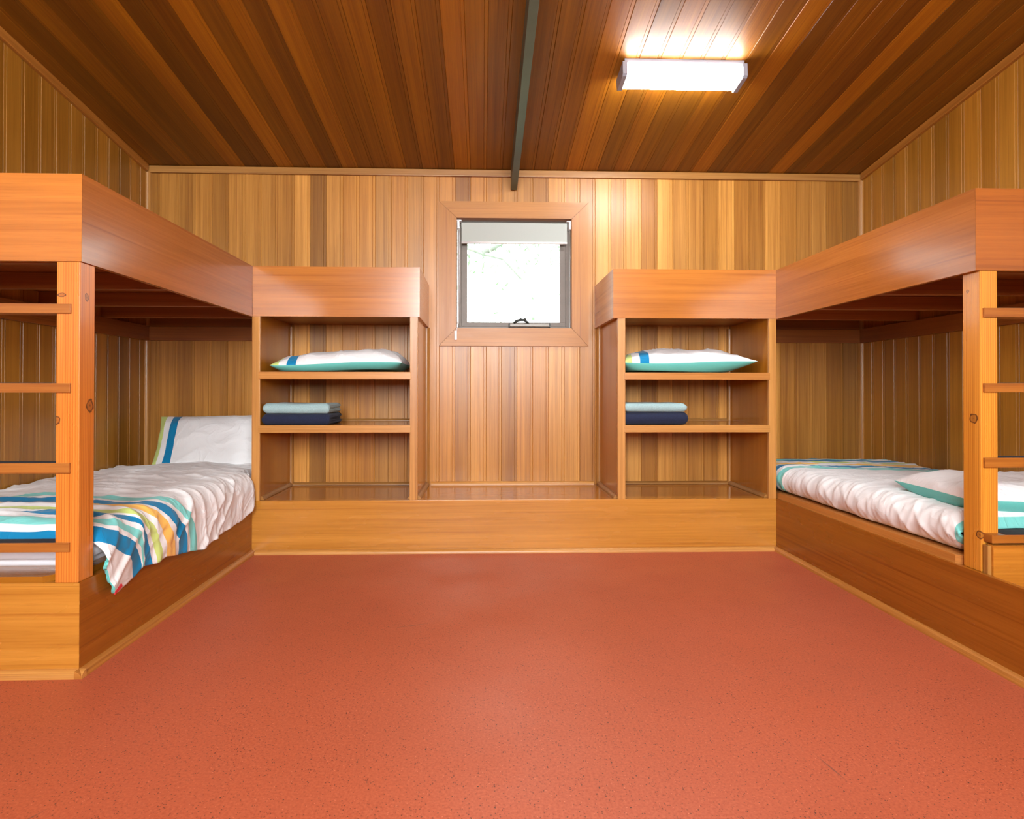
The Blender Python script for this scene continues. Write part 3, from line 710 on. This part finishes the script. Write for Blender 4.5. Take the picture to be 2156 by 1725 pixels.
def duvet_right():
    xi = XJ + .022; xw = XR - .008; zt = .522; zb = .361; r = .078; y0, y1 = 2.232, YB - .012
    def base(u, v):
        b = v; Y = y0 + (y1 - y0) * v
        flat = xw - (xi + r); arc = r * PI * .98
        A = flat + arc; s = u * A
        hh = (zt - zb) / 2
        if s < flat: x, z = xw - s, zt; nx, nz = 0, 1
        else:
            a = (s - flat) / r; x = xi + r - r * math.sin(a); z = zb + hh + hh * math.cos(a); nx, nz = -math.sin(a), math.cos(a)
        wv = .007 * ridge((x * 3.0 + .6 * Y, Y * 6.5 - 1.2 * z * 5, .3)) + .005 * ridge((x * 4 + 3, Y * 12 + 3 * z, 2)) + .010 * noise.noise(Vector((x * 2.5, Y * 2.2, 11))) + .003 * ridge((x * 8, Y * 20, z * 6))
        k = 1 if z > zb + .02 else (z - zb) / .02
        x += nx * wv * k; z += nz * wv * k
        e0 = sstep(0, .035, v); z = zb + hh + (z - zb - hh) * (0.25 + .75 * math.sqrt(e0))
        z -= .02 * sstep(.8, 1.0, v) * (1 if s < flat else .2)
        x = max(x, XJ + .013)
        return Vector((x, Y, z)), s
    def P(u, v): return base(u, v)[0]
    def UV(u, v):
        p, s = base(u, v)
        d = p.y - 3.60 + .235 * (p.x - 1.9)
        q = .69 - d * (.78 if d > 0 else .76) + .02 * noise.noise(Vector((p.x * 4, p.y * 3, 1)))
        if p.y < 2.262: q = 1.85
        elif q > 1.7: q = 1.65
        return (max(.002, q) / 2, s)
    return sheet_obj('duvet', P, UV, 130, 260, ['duvet_r', 'turq'], thick=.008)
tag(duvet_right(), 'smooth white duvet with stripes at its far end, tucked on the right bunk', 'duvet')

def pillow(Lx, Ly, T, label, loc, rot, slip='slip', flat=.55, seed=1, mirror=False, bend=None, group=None, point=.06, top_share=.6, ends=(2.6, 2.6), pw=.62):
    """cotton pillow: printed top sheet and turquoise underside meeting at a seam, corners drawn out"""
    n, k = 64, 40
    bm = bmesh.new(); uv = bm.loops.layers.uv.new('print')
    def outline(u, v):
        x = u * Lx / 2 * (1 - point * (1 - v * v)); y = v * Ly / 2 * (1 - point * .9 * (1 - u * u)); return x, y
    def th(u, v): return max(0.0, (1 - abs(u) ** (ends[0] if u < 0 else ends[1]))) ** pw * max(0.0, (1 - abs(v) ** 3.2)) ** .55
    grids = []
    for sgn in (1, -1):
        G = []
        for i in range(n + 1):
            row = []
            for j in range(k + 1):
                u, v = -1 + 2 * i / n, -1 + 2 * j / k
                u = math.sin(u * PI / 2); v = math.sin(v * PI / 2)
                x, y = outline(u, v); t = th(u, v)
                wr = noise.noise(Vector((x * 5 + seed, y * 5, seed))) * .014 + .009 * ridge((x * 6 + seed * 3, y * 7, 2)) - .003
                edge = min(1, t * 3)
                wr += .006 * (1 - edge) * math.sin((x - y) * 60 + seed) * min(1, t * 12)
                if sgn > 0: z = T * top_share * t + wr * edge
                else: z = -T * (1 - top_share) * min(1, t * 1.5) * (1.0 if flat > 0 else 1)
                p = Vector((x, y, z))
                if bend: p = bend(p)
                row.append(p)
            G.append(row)
        grids.append(G)
    top = [[bm.verts.new(p) for p in row] for row in grids[0]]
    bot = [[top[i][j] if i in (0, n) or j in (0, k) else bm.verts.new(grids[1][i][j]) for j in range(k + 1)] for i in range(n + 1)]
    for V, mi, rev in ((top, 0, False), (bot, 1, True)):
        for i in range(n):
            for j in range(k):
                q = [(i, j), (i + 1, j), (i + 1, j + 1), (i, j + 1)]
                if rev: q = q[::-1]
                f = bm.faces.new([V[a][b] for a, b in q]); f.smooth = True; f.material_index = mi
                for l, (a, b) in zip(f.loops, q):
                    uu = (math.sin((-1 + 2 * a / n) * PI / 2) + 1) / 2
                    l[uv].uv = (1 - uu if mirror else uu, b / k)
    me = bpy.data.meshes.new('pillow'); bm.to_mesh(me); bm.free(); me.materials.append(M[slip]); me.materials.append(M['turq'])
    o = bpy.data.objects.new('pillow', me); COL.objects.link(o)
    o.location = loc; o.rotation_euler = rot; tag(o, label, 'pillow', group); return o
pillow(.815, .50, .135, 'plump pillow lying flat on the top shelf of the left unit', (-.912, YF + .28, 1.116 + .052), (0, 0, 0), seed=2, top_share=.66, point=.03, ends=(4.0, 6.0), pw=.5,
       bend=lambda p: Vector((p.x, p.y, max(p.z + .012 * math.sin(5 * p.x + .4), -.045))))
pillow(.86, .50, .165, 'pillow with a drawn-out corner on the top shelf of the right unit', (1.315, YF + .285, 1.116 + .068), (0, .02, 0), seed=5, top_share=.60, point=.06, ends=(4.5, 2.2), pw=.6,
       bend=lambda p: Vector((p.x, p.y, max(p.z + .014 * math.sin(4.5 * p.x - .2), -.060))))
pillow(.80, .42, .16, 'white pillow propped against the wall at the head of the left bunk', (-1.845, 4.085, .635), (math.radians(64), math.radians(-1.0), math.radians(2)), seed=8, top_share=.66, point=.06, ends=(3, 3), pw=.5)
pillow(.74, .52, .130, 'white pillow with turquoise edge lying on the foot of the tidy right bed', (2.33, 2.475, .562), (0, math.radians(1), math.radians(-7)), slip='slip_plain', seed=4, top_share=.56, point=.03, ends=(5, 5), pw=.45)

# folded towels
def towel(x0, x1, y0, y1, z0, h, mat, label, seed, group):
    bm = bmesh.new(); t = h / 4
    for ring_i, (ro, ri) in enumerate(((h / 2, h / 2 - t), (h / 2 - t - .0008, .0012))):
        yc = y0 + h / 2; zc = z0 + h / 2; back = y1 - ring_i * .012
        arc = [PI / 2 + PI * i / 12 for i in range(13)]
        out = [(back, zc + ro)] + [(yc + ro * math.cos(a), zc + ro * math.sin(a)) for a in arc] + [(back, zc - ro)]
        inn = [(back, zc - ri)] + [(yc + ri * math.cos(a), zc + ri * math.sin(a)) for a in arc[::-1]] + [(back, zc + ri)]
        # subdivide the straight runs
        def dense(pts):
            r = []
            for (a, b), (c, d) in zip(pts, pts[1:]):
                m_ = max(1, int(math.hypot(c - a, d - b) / .03))
                r += [(a + (c - a) * q / m_, b + (d - b) * q / m_) for q in range(m_)]
            return r + [pts[-1]]
        prof = dense(out) + dense(inn); nx = 30; R = []
        for i in range(nx + 1):
            q = i / nx; x = x0 + (x1 - x0) * q
            end = sstep(.90, 1, abs(2 * q - 1)) ** 2 * .013
            row = []
            for (y, z) in prof:
                n_ = noise.noise(Vector((x * 9 + seed, y * 7, z * 4))) * .010
                f = (z - z0) / h
                zz = z0 + (z - z0) * (1 + n_ * 9 * .9) - end * (f - .5) * 2
                row.append(bm.verts.new((x + .004 * noise.noise(Vector((y * 20, z * 60, seed))) + ring_i * (-.003 if i == nx else 0), y + n_ * .8, max(z0 + .0005, zz))))
            R.append(row)
        m_ = len(prof)
        for a, b in zip(R, R[1:]):
            for k in range(m_): f = bm.faces.new((a[k], b[k], b[(k + 1) % m_], a[(k + 1) % m_])); f.smooth = True
        bm.faces.new(R[0]); bm.faces.new(R[-1][::-1])
    bmesh.ops.recalc_face_normals(bm, faces=bm.faces)
    me = bpy.data.meshes.new('towel'); bm.to_mesh(me); bm.free(); me.materials.append(M[mat])
    o = bpy.data.objects.new('towel', me); COL.objects.link(o); tag(o, label, 'towel', group)
    return o
ZS = .741 + .0455
G = 'folded towels on the middle shelves'
towel(-1.362, -.950, YF + .020, YF + .33, ZS, .068, 'towel_navy', 'folded navy towel under a pale one on the left shelf unit', 1, G)
towel(-1.358, -.955, YF + .024, YF + .33, ZS + .0700, .064, 'towel_light', 'folded pale blue towel topmost of the two on the left shelf unit', 4, G)
towel(.892, 1.292, YF + .020, YF + .33, ZS, .080, 'towel_navy', 'folded navy towel under a pale one on the right shelf unit', 7, G)
towel(.892, 1.285, YF + .024, YF + .33, ZS + .0820, .056, 'towel_light', 'folded pale blue towel topmost of the two on the right shelf unit', 9, G)

# ------------------------------------------------------------------ tree outside the small window
tr = thing('tree', 'pale overexposed tree with a forked branch seen through the small window', 'tree', (-1.2, 9.0, 0))
bm = bmesh.new()
tube(bm, [(-1.3, 9.2, 0), (-1.2, 9.1, 1.5), (-1.0, 9.0, 3.0), (-.8, 9.0, 5.0)], [.16, .13, .10, .05], 10); trunk = bm_obj(bm, 'trunk', 'bark', tr, True)
for pts in ([(-1.05, 9.0, 2.7), (-.5, 8.8, 3.25), (.0, 8.7, 3.05), (.3, 8.6, 2.95), (.7, 8.6, 2.5)], [(0, 8.7, 3.05), (.4, 8.7, 3.3), (.9, 8.6, 3.45), (1.4, 8.5, 3.9)]):
    bm = bmesh.new(); tube(bm, pts, [.05, .04, .032, .026, .015][:len(pts)], 8); bm_obj(bm, 'branch', 'bark', tr, True)
bm = bmesh.new(); rr = random.Random(3)
for i in range(4200):
    c = Vector((rr.uniform(-1.3, 2.2), rr.uniform(8.3, 9.3), rr.choice((rr.uniform(3.1, 4.6), rr.uniform(3.5, 4.6), rr.uniform(2.0, 4.6)))))
    if rr.random() < .35: c.x = rr.uniform(1.2, 2.2)
    d = Vector((rr.uniform(-1, 1), rr.uniform(-1, 1), rr.uniform(-1, .3))).normalized(); q = d.orthogonal().normalized(); L_ = rr.uniform(.04, .08)
    vv = [bm.verts.new(c), bm.verts.new(c + d * L_ + q * L_ * .35), bm.verts.new(c + d * L_ * 2), bm.verts.new(c + d * L_ - q * L_ * .35)]
    bm.faces.new(vv)
fo = bm_obj(bm, 'foliage', 'leaf', tr); fo['kind'] = 'stuff'
w = Wood(); w.box(-12, 12, YB + .2, 24, -.06, -.01, bev=0); gr = w.obj('ground', 'leaf'); gr['kind'] = 'structure'
